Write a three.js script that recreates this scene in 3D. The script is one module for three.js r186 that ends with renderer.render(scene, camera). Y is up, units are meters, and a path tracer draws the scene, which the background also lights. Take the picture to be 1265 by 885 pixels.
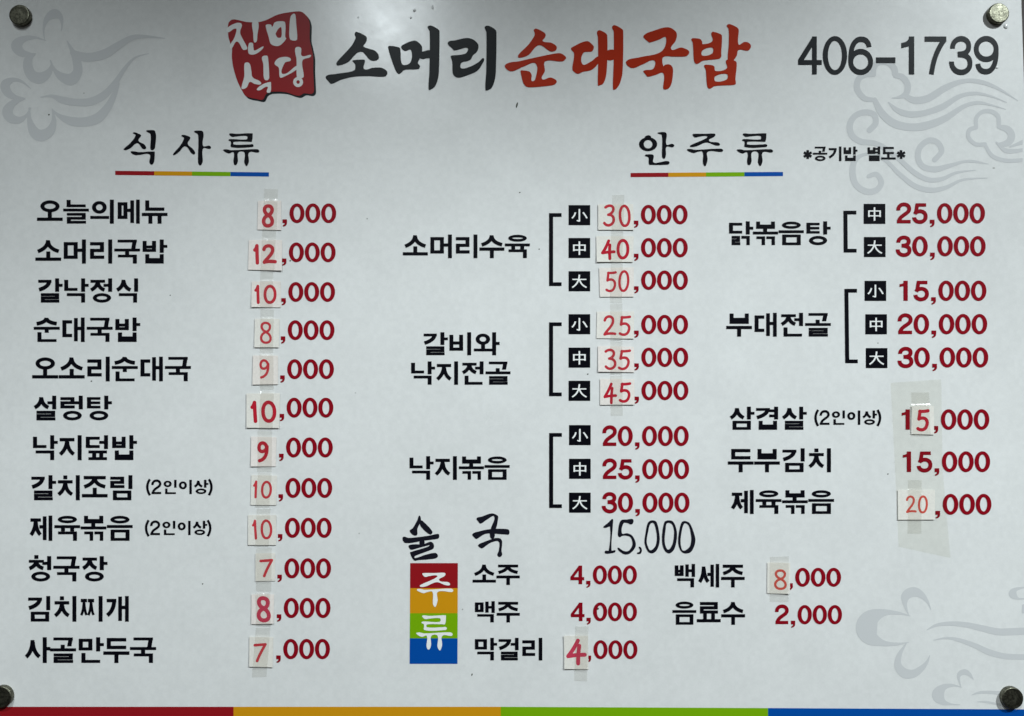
import * as THREE from 'three';

// ------------------------------------------------------------------ camera, lamps, exposure
const scene = new THREE.Scene();
scene.background = new THREE.Color(0.046, 0.047, 0.046);          // the dim, even light of the room in front of the board
const W0 = 1265, H0 = 885, F = 1000, PITCH = 0.05, DIST = 0.7, EYE = 1.5;
const camera = new THREE.PerspectiveCamera((2 * Math.atan(H0 / 2 / F) * 180) / Math.PI, W0 / H0, 0.05, 20);
camera.position.set(0, EYE, DIST);
camera.rotation.x = PITCH;
const renderer = new THREE.WebGLRenderer({ antialias: true });
renderer.setSize(1024, 716);
renderer.toneMapping = THREE.LinearToneMapping;
renderer.toneMappingExposure = 1;
renderer.shadowMap.enabled = true;
renderer.shadowMap.type = THREE.PCFSoftShadowMap;

const LAMPS = [
  { at: [1.95, 3.6, 2.0], power: 54, cone: 62.75, soft: 0.085, aim: [-0.029, 0.096], label: 'round white downlight with glowing diffuser out in front of the board, towards its phone number' },
  { at: [-0.5, 3.6, 2.0], power: 16.5, cone: 63.1, soft: 0.07, aim: [-0.106, 0.204], label: 'added fill downlight, round and white, out in front of the board, towards its left column' },  // added fill lamp to brighten the left side, no such source is seen
  { at: [-0.66, 3.6, 3.52], power: 9.5, cone: 78, soft: 0.12, aim: [0, 0], label: 'round white downlight with glowing diffuser farthest from the board' },
];
const LAMP_COLOR = new THREE.Color(0.88, 0.97, 1.0);
for (const L of LAMPS) {
  const s = new THREE.SpotLight(LAMP_COLOR, L.power, 0, (L.cone * Math.PI) / 180, L.soft, 2);
  s.name = 'lamp_light';
  s.position.set(...L.at);
  s.target.position.set(L.at[0] + L.aim[0], L.at[1] - 1, L.at[2] + L.aim[1]);
  s.castShadow = true;
  s.shadow.mapSize.set(2048, 2048);
  s.shadow.bias = -0.0002;
  s.shadow.radius = 5;
  scene.add(s, s.target);
}

// ------------------------------------------------------------------ helpers
let seed = 7;
const rnd = () => ((seed = (seed * 1664525 + 1013904223) >>> 0) / 4294967296);
const mm = 0.001;
// a place measured on the picture -> the point of the board's plane (or of a plane z in front of it)
const cp = Math.cos(PITCH), sp = Math.sin(PITCH);
function on(px, py, z = 0) {
  const u = (px - W0 / 2) / F, v = -(py - H0 / 2) / F;
  const dy = v * cp + sp, dz = -cp + v * sp, t = (z - DIST) / dz;
  return [u * t, EYE + dy * t, z];
}
const used = new Map();
function numbered(n) {
  const k = used.get(n) ?? 0;
  used.set(n, k + 1);
  return k ? n + '_' + String(k).padStart(3, '0') : n;
}
function thing(name, label, category, at = [0, 0, 0], group) {
  const g = new THREE.Group();
  g.name = numbered(name);
  g.position.set(...at);
  g.userData = { label, category };
  if (group) g.userData.group = group;
  scene.add(g);
  return g;
}
function add(parent, name, geometry, material, label) {
  const m = new THREE.Mesh(geometry, material);
  m.name = name;
  m.castShadow = m.receiveShadow = true;
  if (label) m.userData.label = label;
  parent.add(m);
  return m;
}
function part(parent, name, label) {
  const g = new THREE.Group();
  g.name = name;
  if (label) g.userData.label = label;
  parent.add(g);
  return g;
}
function texture(w, h, f, srgb) {
  const d = new Uint8Array(w * h * 4);
  for (let y = 0; y < h; y++) for (let x = 0; x < w; x++) {
    const c = f(x, y), i = (y * w + x) * 4;
    if (Array.isArray(c)) { d[i] = c[0]; d[i + 1] = c[1]; d[i + 2] = c[2]; } else d[i] = d[i + 1] = d[i + 2] = c;
    d[i + 3] = 255;
  }
  const t = new THREE.DataTexture(d, w, h);
  t.magFilter = THREE.LinearFilter;
  t.minFilter = THREE.LinearMipmapLinearFilter;
  t.generateMipmaps = true;
  t.wrapS = t.wrapT = THREE.RepeatWrapping;
  if (srgb) t.colorSpace = THREE.SRGBColorSpace;
  t.needsUpdate = true;
  return t;
}
function valueNoise(n, s) {                                       // tiling smooth noise, n cells a side
  let q = s;
  const r = () => ((q = (q * 1664525 + 1013904223) >>> 0) / 4294967296), g = Float32Array.from({ length: n * n }, r);
  return (x, y) => {
    x = ((x % 1) + 1) % 1 * n; y = ((y % 1) + 1) % 1 * n;
    const i = Math.floor(x), j = Math.floor(y), a = x - i, b = y - j, u = a * a * (3 - 2 * a), v = b * b * (3 - 2 * b);
    const at = (p, k) => g[(k % n) * n + (p % n)];
    return (at(i, j) * (1 - u) + at(i + 1, j) * u) * (1 - v) + (at(i, j + 1) * (1 - u) + at(i + 1, j + 1) * u) * v;
  };
}

// ------------------------------------------------------------------ lettering: draw a mark, trace its outline, cut it as a sheet of ink
const sheet = document.createElement('canvas');
// trace(draw, box, S, z): draw(c) paints in picture units; returns a flat sheet on the board at height z
function trace(draw, [x0, y0, x1, y1], S, z, origin = [0, 0, 0]) {
  x0 -= 1; y0 -= 1; x1 += 1; y1 += 1;
  const w = Math.ceil((x1 - x0) * S), h = Math.ceil((y1 - y0) * S);
  sheet.width = w; sheet.height = h;
  const c = sheet.getContext('2d');
  c.setTransform(1, 0, 0, 1, 0, 0);
  c.clearRect(0, 0, w, h);
  c.setTransform(S, 0, 0, S, -x0 * S, -y0 * S);
  c.fillStyle = c.strokeStyle = '#000';
  draw(c);
  const px = c.getImageData(0, 0, w, h).data;
  const A = (x, y) => (x < 1 || y < 1 || x >= w - 1 || y >= h - 1 ? 0 : px[(y * w + x) * 4 + 3]);
  const T = 127.5, next = new Map(), pos = new Map();
  const H = (x, y) => { const k = (y * w + x) * 2; if (!pos.has(k)) pos.set(k, [x + (T - A(x, y)) / (A(x + 1, y) - A(x, y)), y]); return k; };
  const V = (x, y) => { const k = (y * w + x) * 2 + 1; if (!pos.has(k)) pos.set(k, [x, y + (T - A(x, y)) / (A(x, y + 1) - A(x, y))]); return k; };
  for (let y = 0; y < h - 1; y++) for (let x = 0; x < w - 1; x++) {
    const k = (A(x, y) > T ? 1 : 0) | (A(x + 1, y) > T ? 2 : 0) | (A(x + 1, y + 1) > T ? 4 : 0) | (A(x, y + 1) > T ? 8 : 0);
    if (k === 0 || k === 15) continue;
    const t = () => H(x, y), b = () => H(x, y + 1), l = () => V(x, y), r = () => V(x + 1, y), go = (a, e) => next.set(a, e);
    switch (k) {                                                  // the inside lies to the right of the way walked
      case 1: go(l(), t()); break; case 2: go(t(), r()); break; case 3: go(l(), r()); break; case 4: go(r(), b()); break;
      case 5: go(l(), t()); go(r(), b()); break; case 6: go(t(), b()); break; case 7: go(l(), b()); break; case 8: go(b(), l()); break;
      case 9: go(b(), t()); break; case 10: go(t(), r()); go(b(), l()); break; case 11: go(b(), r()); break; case 12: go(r(), l()); break;
      case 13: go(r(), t()); break; case 14: go(t(), l()); break;
    }
  }
  const loops = [];
  while (next.size) {
    const start = next.keys().next().value, pts = [];
    let k = start;
    while (next.has(k)) { const n = next.get(k); next.delete(k); pts.push(pos.get(k)); k = n; }
    if (pts.length > 5) loops.push(thin(pts, 0.22));
  }
  const area = (p) => p.reduce((s, a, i) => { const b = p[(i + 1) % p.length]; return s + a[0] * b[1] - b[0] * a[1]; }, 0) / 2;
  const inside = ([x, y], p) => { let f = false; for (let i = 0, j = p.length - 1; i < p.length; j = i++) if (p[i][1] > y !== p[j][1] > y && x < ((p[j][0] - p[i][0]) * (y - p[i][1])) / (p[j][1] - p[i][1]) + p[i][0]) f = !f; return f; };
  const vec = (p) => p.map(([x, y]) => new THREE.Vector2(x0 + (x + 0.5) / S, -(y0 + (y + 0.5) / S)));
  const ok = loops.filter((p) => p.length > 2 && Math.abs(area(p)) > 3);
  const depth = (p) => ok.filter((q) => q !== p && inside(p[0], q)).length;
  const outer = ok.filter((p) => depth(p) % 2 === 0), holes = ok.filter((p) => depth(p) % 2 === 1);
  const shapes = outer.map((p) => { const s = new THREE.Shape(vec(p)); s.ring = p; return s; });
  for (const hole of holes) {
    const best = shapes.filter((s) => inside(hole[0], s.ring)).sort((a, b) => Math.abs(area(a.ring)) - Math.abs(area(b.ring)))[0];
    if (best) best.holes.push(new THREE.Path(vec(hole)));
  }
  const g = new THREE.ShapeGeometry(shapes, 1), p = g.attributes.position, n = g.attributes.normal;
  for (let i = 0; i < p.count; i++) {
    const q = on(p.getX(i), -p.getY(i), z);
    p.setXYZ(i, q[0] - origin[0], q[1] - origin[1], q[2] - origin[2]);
    n.setXYZ(i, 0, 0, 1);
  }
  return g;
}
function thin(p, eps) {                                           // Douglas-Peucker on a closed loop
  let far = 0, d = -1;
  p.forEach((q, i) => { const e = (q[0] - p[0][0]) ** 2 + (q[1] - p[0][1]) ** 2; if (e > d) { d = e; far = i; } });
  const run = (a) => {
    const [s, e] = [a[0], a[a.length - 1]], L = Math.hypot(e[0] - s[0], e[1] - s[1]) || 1e-9;
    let m = 0, at = 0;
    for (let i = 1; i < a.length - 1; i++) { const k = Math.abs((e[0] - s[0]) * (s[1] - a[i][1]) - (s[0] - a[i][0]) * (e[1] - s[1])) / L; if (k > m) { m = k; at = i; } }
    return m > eps ? [...run(a.slice(0, at + 1)).slice(0, -1), ...run(a.slice(at))] : [s, e];
  };
  return [...run(p.slice(0, far + 1)).slice(0, -1), ...run([...p.slice(far), p[0]]).slice(0, -1)];
}
// closed brush outline through points
function curve(c, pts, k = 0.42) {
  const n = pts.length, P = (i) => pts[(i + n) % n];
  c.moveTo(...P(0));
  for (let i = 0; i < n; i++) {
    const a = P(i - 1), b = P(i), d = P(i + 1), e = P(i + 2), L = Math.hypot(d[0] - b[0], d[1] - b[1]);
    const m = (u, v) => { const x = v[0] - u[0], y = v[1] - u[1], l = Math.hypot(x, y) || 1; return [x / l, y / l]; };
    const t0 = m(a, d), t1 = m(b, e), r = (L * k) * 0.75;
    c.bezierCurveTo(b[0] + t0[0] * r, b[1] + t0[1] * r, d[0] - t1[0] * r, d[1] - t1[1] * r, d[0], d[1]);
  }
  c.closePath();
}
const blob = (c, ...rings) => { c.beginPath(); for (const r of rings) curve(c, r); c.fill('evenodd'); };
// stroke of changing width through [x, y, width] points
function swash(c, pts) {
  const n = pts.length, P = (i) => pts[Math.min(Math.max(i, 0), n - 1)];
  for (let i = 0; i < n - 1; i++) {
    const [a, b, d, e] = [P(i - 1), P(i), P(i + 1), P(i + 2)], L = Math.hypot(d[0] - b[0], d[1] - b[1]), m = Math.max(6, Math.ceil(L / 3));
    for (let j = 0; j <= m; j++) {
      const t = j / m, q = [0, 1, 2].map((k) => 0.5 * (2 * b[k] + (d[k] - a[k]) * t + (2 * a[k] - 5 * b[k] + 4 * d[k] - e[k]) * t * t + (3 * b[k] - a[k] - 3 * d[k] + e[k]) * t ** 3));
      c.beginPath(); c.arc(q[0], q[1], Math.max(0.6, q[2] / 2), 0, 7); c.fill();
    }
  }
}

// ---- upright sign-writer's Hangul, composed from its jamo in a 100 x 100 cell
const box = (c, x0, y0, x1, y1) => c.fillRect(x0, y0, x1 - x0, y1 - y0);
function leg(c, pts, w) { c.lineWidth = w; c.lineCap = 'butt'; c.lineJoin = 'miter'; c.beginPath(); c.moveTo(pts[0], pts[1]); if (pts.length === 6) c.quadraticCurveTo(...pts.slice(2)); else c.lineTo(...pts.slice(2)); c.stroke(); }
const CONS = {
  'ㄱ': (c, x0, y0, x1, y1, t, s, how) => {
    box(c, x0, y0, x1, y0 + t);
    if (how === 'side') leg(c, [x1 - s * 0.55, y0 + 1, x1 - s * 0.5, y0 + (y1 - y0) * 0.62, x0 + (x1 - x0) * 0.06, y1 - t * 0.35], s);
    else if (how === 'top') { c.beginPath(); c.moveTo(x1 - s, y0); c.lineTo(x1, y0); c.lineTo(x1 - s * 0.35, y1); c.lineTo(x1 - s * 1.4, y1); c.fill(); }
    else box(c, x1 - s, y0, x1, y1);
  },
  'ㄴ': (c, x0, y0, x1, y1, t, s) => { box(c, x0, y0, x0 + s, y1); box(c, x0, y1 - t, x1, y1); },
  'ㄷ': (c, x0, y0, x1, y1, t, s) => { box(c, x0, y0, x0 + s, y1); box(c, x0, y0, x1, y0 + t); box(c, x0, y1 - t, x1, y1); },
  'ㄹ': (c, x0, y0, x1, y1, t, s) => {
    const m = (y0 + y1 - t) / 2;
    box(c, x0, y0, x1, y0 + t); box(c, x1 - s, y0, x1, m + t); box(c, x0, m, x1, m + t); box(c, x0, m, x0 + s, y1); box(c, x0, y1 - t, x1 + 1, y1);
  },
  'ㅁ': (c, x0, y0, x1, y1, t, s) => { box(c, x0, y0, x1, y0 + t); box(c, x0, y1 - t, x1, y1); box(c, x0, y0, x0 + s, y1); box(c, x1 - s, y0, x1, y1); },
  'ㅂ': (c, x0, y0, x1, y1, t, s) => { const m = y0 + (y1 - y0) * 0.42; box(c, x0, m, x1, m + t); box(c, x0, y1 - t, x1, y1); box(c, x0, y0, x0 + s, y1); box(c, x1 - s, y0, x1, y1); },
  'ㅅ': (c, x0, y0, x1, y1, t, s) => {
    const m = (x0 + x1) / 2 - 1, h = y1 - y0;
    leg(c, [m, y0, m - 1, y0 + h * 0.62, x0 + 3, y1 - t * 0.4], s * 0.98);
    leg(c, [m + 1, y0 + h * 0.1, m + 3, y0 + h * 0.66, x1 - 3, y1 - t * 0.45], s * 0.98);
  },
  'ㅇ': (c, x0, y0, x1, y1, t, s) => { const X = (x0 + x1) / 2, Y = (y0 + y1) / 2; c.beginPath(); c.ellipse(X, Y, (x1 - x0) / 2, (y1 - y0) / 2, 0, 0, 7); c.ellipse(X, Y, (x1 - x0) / 2 - s, (y1 - y0) / 2 - t, 0, 0, 7); c.fill('evenodd'); },
  'ㅈ': (c, x0, y0, x1, y1, t, s) => {
    const m = (x0 + x1) / 2, h = y1 - y0;
    box(c, x0 + 1, y0, x1 - 1, y0 + t);
    leg(c, [m, y0 + 1, m, y0 + h * 0.6, x0 + 3, y1 - t * 0.4], s * 0.95);
    leg(c, [m + 1, y0 + h * 0.22, m + 3, y0 + h * 0.7, x1 - 3, y1 - t * 0.45], s * 0.95);
  },
  'ㅊ': (c, x0, y0, x1, y1, t, s) => { const m = (x0 + x1) / 2; box(c, m - s / 2, y0 - 10, m + s / 2, y0 + 5); CONS['ㅈ'](c, x0, y0 + 9, x1, y1, t * 0.95, s); },
  'ㅌ': (c, x0, y0, x1, y1, t, s) => { CONS['ㄷ'](c, x0, y0, x1, y1, t * 0.9, s); const m = (y0 + y1 - t * 0.9) / 2; box(c, x0, m, x1 - 1, m + t * 0.9); },
  'ㅍ': (c, x0, y0, x1, y1, t, s) => { const w = x1 - x0; box(c, x0, y0, x1, y0 + t); box(c, x0, y1 - t, x1, y1); box(c, x0 + w * 0.2, y0, x0 + w * 0.2 + s, y1); box(c, x1 - w * 0.2 - s, y0, x1 - w * 0.2, y1); },
};
const two = (c, a, b, x0, y0, x1, y1, t, s, how) => { const m = (x0 + x1) / 2, g = a === 'ㅈ' ? 0.5 : 2.5, k = a === 'ㅈ' ? 0.66 : 0.86; CONS[a](c, x0, y0, m - g, y1, t, s * k, how); CONS[b](c, m + g, y0, x1, y1, t, s * k, how); };
CONS['ㄲ'] = (c, ...r) => two(c, 'ㄱ', 'ㄱ', ...r);
CONS['ㅉ'] = (c, ...r) => two(c, 'ㅈ', 'ㅈ', ...r);
CONS['ㄺ'] = (c, ...r) => two(c, 'ㄹ', 'ㄱ', ...r);
const CHO = [...'ㄱㄲㄴㄷㄸㄹㅁㅂㅃㅅㅆㅇㅈㅉㅊㅋㅌㅍㅎ'], JUNG = [...'ㅏㅐㅑㅒㅓㅔㅕㅖㅗㅘㅙㅚㅛㅜㅝㅞㅟㅠㅡㅢㅣ'], JONG = [...' ㄱㄲㄳㄴㄵㄶㄷㄹㄺㄻㄼㄽㄾㄿㅀㅁㅂㅄㅅㅆㅇㅈㅊㅋㅌㅍㅎ'];
function hangul(c, ch, bold = 1) {
  const k = ch.charCodeAt(0) - 0xac00, i = CHO[Math.floor(k / 588)], v = JUNG[Math.floor((k % 588) / 28)], f = JONG[k % 28], fin = f !== ' ';
  const s = 15.3 * bold, dense = fin || i === 'ㅌ' ? 11.6 : 13.2, t = dense * bold;
  if ('ㅏㅑㅓㅕㅣㅐㅔ'.includes(v)) {
    const e = fin ? 55 : 100, wide = 'ㅐㅔ'.includes(v), bottom = fin ? 51 : i === 'ㅇ' ? 66 : 80, top = fin ? 6 : 11;
    const right = wide ? 46 : 'ㅏㅑ'.includes(v) ? 60 : 62, mid = (top + bottom) / 2 - t / 2 - (fin ? 0 : 1);
    CONS[i](c, 9, top, i === 'ㅅ' || i === 'ㅈ' || i === 'ㅊ' ? right + 5 : right, i === 'ㅅ' || i === 'ㅈ' || i === 'ㅊ' ? bottom + 2 : bottom, t, s, 'side');
    if (v === 'ㅏ' || v === 'ㅑ') { box(c, 74, 0, 74 + s, e); box(c, 76, mid, 103, mid + t); }
    else if (v === 'ㅣ') box(c, 78, 0, 78 + s, e);
    else if (v === 'ㅓ') { box(c, 78, 0, 78 + s, e); box(c, right - 2, mid, 80, mid + t); }
    else if (v === 'ㅕ') { box(c, 78, 0, 78 + s, e); box(c, right - 3, mid - t * 0.95, 80, mid + t * 0.05); box(c, right - 3, mid + t * 0.95, 80, mid + t * 1.95); }
    else if (v === 'ㅐ') { box(c, 53, 2, 53 + s * 0.93, e - (fin ? 1 : 3)); box(c, 79, 0, 79 + s * 0.93, e); box(c, 58, mid, 84, mid + t); }
    else { box(c, 57, 3, 57 + s * 0.93, e - 3); box(c, 79, 0, 79 + s * 0.93, e); box(c, 44, mid, 62, mid + t); }
    if (fin) CONS[f](c, 19, 61, 74 + s, 99.5, t, s, 'end');
    return;
  }
  if (v === 'ㅢ' || v === 'ㅘ') {
    CONS[i](c, 11, 6, 67, v === 'ㅢ' ? 58 : 54, t, s);
    box(c, 4, v === 'ㅢ' ? 68 : 71, 76, v === 'ㅢ' ? 80 : 83);
    if (v === 'ㅘ') box(c, 32, 50, 32 + s, 74);
    if (v === 'ㅢ') box(c, 79, 0, 79 + s, 100);
    else { box(c, 75, 0, 75 + s, 100); box(c, 80, 42, 104, 42 + t); }
    return;
  }
  const up = v === 'ㅗ' || v === 'ㅛ';
  if (!fin) {
    const iy = up ? 52 : 46, y = v === 'ㅗ' ? 75 : v === 'ㅛ' ? 76 : 55;
    CONS[i](c, i === 'ㅅ' || i === 'ㅈ' || i === 'ㅊ' ? 7 : 14, 3, i === 'ㅅ' || i === 'ㅈ' || i === 'ㅊ' ? 93 : 87, i === 'ㅅ' ? iy + 3 : iy, t, s, 'top');
    box(c, 1, y, 99, y + t);
    if (v === 'ㅗ') box(c, 50 - s / 2, iy - 2, 50 + s / 2, y + 2);
    if (v === 'ㅛ') { box(c, 27, iy - 4, 27 + s, y + 2); box(c, 60, iy - 4, 60 + s, y + 2); }
    if (v === 'ㅜ') box(c, 50 - s / 2, y + 2, 50 + s / 2, 100);
    if (v === 'ㅠ') { box(c, 26, y + 2, 26 + s, 100); box(c, 61, y + 2, 61 + s, 100); }
    return;
  }
  const th = up ? 31 : v === 'ㅡ' ? 31 : 30, y = v === 'ㅗ' ? 43 : v === 'ㅡ' ? 37.5 : 38;
  CONS[i](c, i === 'ㅅ' ? 9 : 14, 1, i === 'ㅅ' ? 91 : 87, i === 'ㄱ' && up ? th + 4 : i === 'ㄱ' ? 38 : th, t * 0.95, s, 'top');
  box(c, 1, y, 99, y + t);
  if (v === 'ㅗ') box(c, 49 - s / 2, th - 2, 49 + s / 2, y + 2);
  if (v === 'ㅜ') box(c, 50 - s / 2, y + 2, 50 + s / 2, f === 'ㄱ' ? 68 : 62);
  if (v === 'ㅠ') { box(c, 26, y + 2, 26 + s, 62); box(c, 61, y + 2, 61 + s, 62); }
  CONS[f](c, 15, f === 'ㄴ' ? 60 : v === 'ㅡ' ? 55.5 : 63, 87, 99.5, t * 0.95, s, 'end');
}
// ---- round-shouldered sign digits, 100 high; lw = stroke weight
const DIGIT = {
  0: { w: 79, d: (c, l) => { const f = (rx, ry) => c.ellipse(37.5, 50, rx, ry, 0, 0, 7); c.beginPath(); f(37.5, 51); f(37.5 - l * 1.08, 51 - l * 0.86); c.fill('evenodd'); } },
  1: { w: 79, d: (c, l) => { box(c, 50 - l, 0, 52, 100); c.beginPath(); c.moveTo(52 - l, 0); c.lineTo(46, 0); c.lineTo(46, 24); c.lineTo(12, 31); c.lineTo(12, 17); c.quadraticCurveTo(34, 15, 37, 0); c.fill(); } },
  2: { w: 79, d: (c, l) => { c.lineWidth = l; c.beginPath(); c.moveTo(12, 36); c.bezierCurveTo(10, -4, 66, -3, 65, 29); c.bezierCurveTo(64, 54, 18, 58, 15, 92); c.stroke(); box(c, 5, 100 - l * 0.9, 72, 100); } },
  3: { w: 79, d: (c, l) => { c.lineWidth = l; c.lineJoin = 'round'; c.beginPath(); c.moveTo(12, 32); c.bezierCurveTo(12, -2, 63, -1, 62, 26); c.bezierCurveTo(62, 43, 46, 47, 28, 47); c.moveTo(28, 47.5); c.bezierCurveTo(52, 47, 66, 54, 66, 71); c.bezierCurveTo(66, 103, 9, 103, 9, 66); c.stroke(); } },
  4: { w: 79, d: (c, l) => { box(c, 46, 0, 46 + l, 100); box(c, 3, 62, 76, 62 + l * 0.88); c.beginPath(); c.moveTo(48, 0); c.lineTo(48, 25); c.lineTo(18, 66); c.lineTo(3, 66); c.lineTo(3, 61); c.fill(); } },
  5: { w: 79, d: (c, l) => { box(c, 18, 0, 68, l * 0.88); c.beginPath(); c.moveTo(17, 0); c.lineTo(16 + l, 0); c.lineTo(10 + l * 0.95, 50); c.lineTo(8, 54); c.fill(); c.lineWidth = l; c.beginPath(); c.moveTo(13, 53); c.bezierCurveTo(28, 32, 66, 36, 66, 66); c.bezierCurveTo(66, 101, 12, 102, 10, 70); c.stroke(); } },
  6: { w: 79, d: (c, l) => { c.lineWidth = l; c.beginPath(); c.ellipse(38, 67, 29.5 + (19 - l) / 4, 26 + (17 - l) / 2, 0, 0, 7); c.stroke(); c.beginPath(); c.moveTo(8.5 - (19 - l) / 4, 68); c.bezierCurveTo(5, 16, 26, 6, 42, 7.5); c.bezierCurveTo(54, 8, 62, 15, 64, 28); c.stroke(); } },
  7: { w: 79, d: (c, l) => { box(c, 5, 0, 72, l * 0.95); c.lineWidth = l; c.beginPath(); c.moveTo(66, l * 0.6); c.bezierCurveTo(50, 26, 32, 56, 26, 100); c.stroke(); } },
  9: { w: 79, d: (c, l) => { c.save(); c.translate(75, 100); c.scale(-1, -1); DIGIT[6].d(c, l); c.restore(); } },
  ',': { w: 42, d: (c, l) => { box(c, 7, 82, 7 + l * 1.2, 101); c.beginPath(); c.moveTo(7 + l * 1.2, 95); c.bezierCurveTo(8 + l * 1.2, 112, 22, 118, 9, 119); c.lineTo(9, 112); c.quadraticCurveTo(18, 111, 18, 100); c.fill(); } },
  '-': { w: 72, d: (c, l) => box(c, 6, 55, 66, 55 + l * 1.05) },
  '(': { w: 42, d: (c, l) => { c.lineWidth = l; c.beginPath(); c.moveTo(36, -4); c.quadraticCurveTo(0, 50, 36, 108); c.stroke(); } },
  ')': { w: 42, d: (c, l) => { c.lineWidth = l; c.beginPath(); c.moveTo(6, -4); c.quadraticCurveTo(42, 50, 6, 108); c.stroke(); } },
  '*': { w: 70, d: (c, l) => { c.lineWidth = l; for (const a of [0, 1, 2]) { const r = (a * Math.PI) / 3 + 0.52; c.beginPath(); c.moveTo(36 - 30 * Math.cos(r), 55 - 30 * Math.sin(r)); c.lineTo(36 + 30 * Math.cos(r), 55 + 30 * Math.sin(r)); c.stroke(); } } },
  ' ': { w: 62, d: () => {} },
};
const isHangul = (ch) => ch >= '\uac00' && ch <= '\ud7a3';

// ------------------------------------------------------------------ materials
const ink = (r, g, b) => new THREE.MeshPhysicalMaterial({ color: new THREE.Color().setRGB(r, g, b), roughness: 0.34, specularIntensity: 0.22 });
const M = {
  black: ink(0.0025, 0.0025, 0.005), slate: ink(0.005, 0.007, 0.009), red: ink(0.235, 0.003, 0.01), orange: ink(0.36, 0.022, 0.004), white: ink(0.78, 0.78, 0.76), cloud: ink(0.55, 0.555, 0.555),
  barRed: ink(0.27, 0.008, 0.012), barYellow: ink(0.58, 0.26, 0.006), barGreen: ink(0.17, 0.37, 0.003), barBlue: ink(0.001, 0.065, 0.32),
  stampRed: ink(0.3, 0.014, 0.017), marker: ink(0.008, 0.008, 0.014),
};
const BARS = [[M.barRed, 'red'], [M.barYellow, 'ochre yellow'], [M.barGreen, 'green'], [M.barBlue, 'blue']];

// ------------------------------------------------------------------ wall and board
const n8 = valueNoise(8, 3), n32 = valueNoise(32, 5), n128 = valueNoise(128, 9), n256 = valueNoise(256, 21);
const wall = new THREE.Mesh(new THREE.BoxGeometry(2.4, 1.6, 0.05), new THREE.MeshStandardMaterial({ color: new THREE.Color().setRGB(0.07, 0.05, 0.04), roughness: 0.7, map: texture(256, 256, (x, y) => 175 + 60 * n32(x / 256, y / 2048) + 20 * n128(x / 256, y / 512), true) }));
wall.name = 'wall';
wall.userData = { kind: 'structure', label: 'dark brown wall behind the menu board' };
wall.position.set(0, EYE, -0.005 - 0.012 - 0.025);
wall.receiveShadow = true;
scene.add(wall);

const left = on(-6, 0)[0], right = on(1262.4, 0)[0], top = on(632, -13)[1], bottom = on(632, 897)[1], THICK = 5 * mm;
const board = thing('menu_board', 'white printed Korean restaurant menu board fixed with four metal bolts', 'menu board', [(left + right) / 2, bottom, 0]);
const B = [(left + right) / 2, bottom, 0];
{
  const w = right - left, h = top - bottom, r = 3 * mm, e = 0.5 * mm;
  const s = new THREE.Shape();
  s.moveTo(-w / 2 + r, 0); s.lineTo(w / 2 - r, 0); s.absarc(w / 2 - r, r, r, -Math.PI / 2, 0); s.lineTo(w / 2, h - r); s.absarc(w / 2 - r, h - r, r, 0, Math.PI / 2);
  s.lineTo(-w / 2 + r, h); s.absarc(-w / 2 + r, h - r, r, Math.PI / 2, Math.PI); s.lineTo(-w / 2, r); s.absarc(-w / 2 + r, r, r, Math.PI, 1.5 * Math.PI);
  const g = new THREE.ExtrudeGeometry(s, { depth: THICK - 2 * e, bevelEnabled: true, bevelThickness: e, bevelSize: e, bevelOffset: -e, bevelSegments: 2, curveSegments: 6 });
  g.translate(0, 0, -THICK + e);
  const p = g.attributes.position, uv = g.attributes.uv;
  for (let i = 0; i < p.count; i++) uv.setXY(i, p.getX(i) / 0.9 + 0.5, p.getY(i) / 0.9);
  const specks = Array.from({ length: 14 }, () => [rnd() * 1024, rnd() * 1024, 0.2 + rnd() * rnd() * 0.9, 30 + rnd() * 110]);
  const speckAt = new Map();
  for (const q of specks) for (let y = -3; y <= 3; y++) for (let x = -3; x <= 3; x++) {
    const d = Math.hypot(x * (0.6 + rnd() * 0.8), y), k = (Math.floor(q[1] + y) & 1023) * 1024 + (Math.floor(q[0] + x) & 1023);
    if (d < q[2] + 0.3) speckAt.set(k, q[3] * (1 - 0.35 * rnd()));
  }
  const grain = texture(1024, 1024, (x, y) => {
    const u = x / 1024, v = y / 1024, f = 246 - 5 * n32(u, v) - 6 * n256(u, v) + (rnd() - 0.5) * 4, d = speckAt.get(y * 1024 + x) ?? 0;
    return [f - d, f - d, f - d * 1.05 - 1];
  }, true);
  const rough = texture(512, 512, (x, y) => { const u = x / 512, v = y / 512; return 172 + 24 * n8(u, v) + 18 * n32(u, v) + 14 * n128(u, v); });
  const bump = texture(512, 512, (x, y) => { const u = x / 512, v = y / 512; return 120 * n128(u, v) + 60 * n32(u, v) + 60 * rnd(); });
  rough.repeat.set(1.3, 1.3); bump.repeat.set(2, 2);
  M.panel = new THREE.MeshStandardMaterial({ color: new THREE.Color().setRGB(0.8, 0.8, 0.79), map: grain, roughness: 0.315, roughnessMap: rough, bumpMap: bump, bumpScale: 0.00003 });
  add(board, 'panel', g, M.panel, 'white board panel with small specks of dirt');
}

// ------------------------------------------------------------------ printing on the board
const Z1 = 0.10 * mm, Z2 = 0.18 * mm, Z3 = 0.26 * mm, Z4 = 0.34 * mm;
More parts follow.
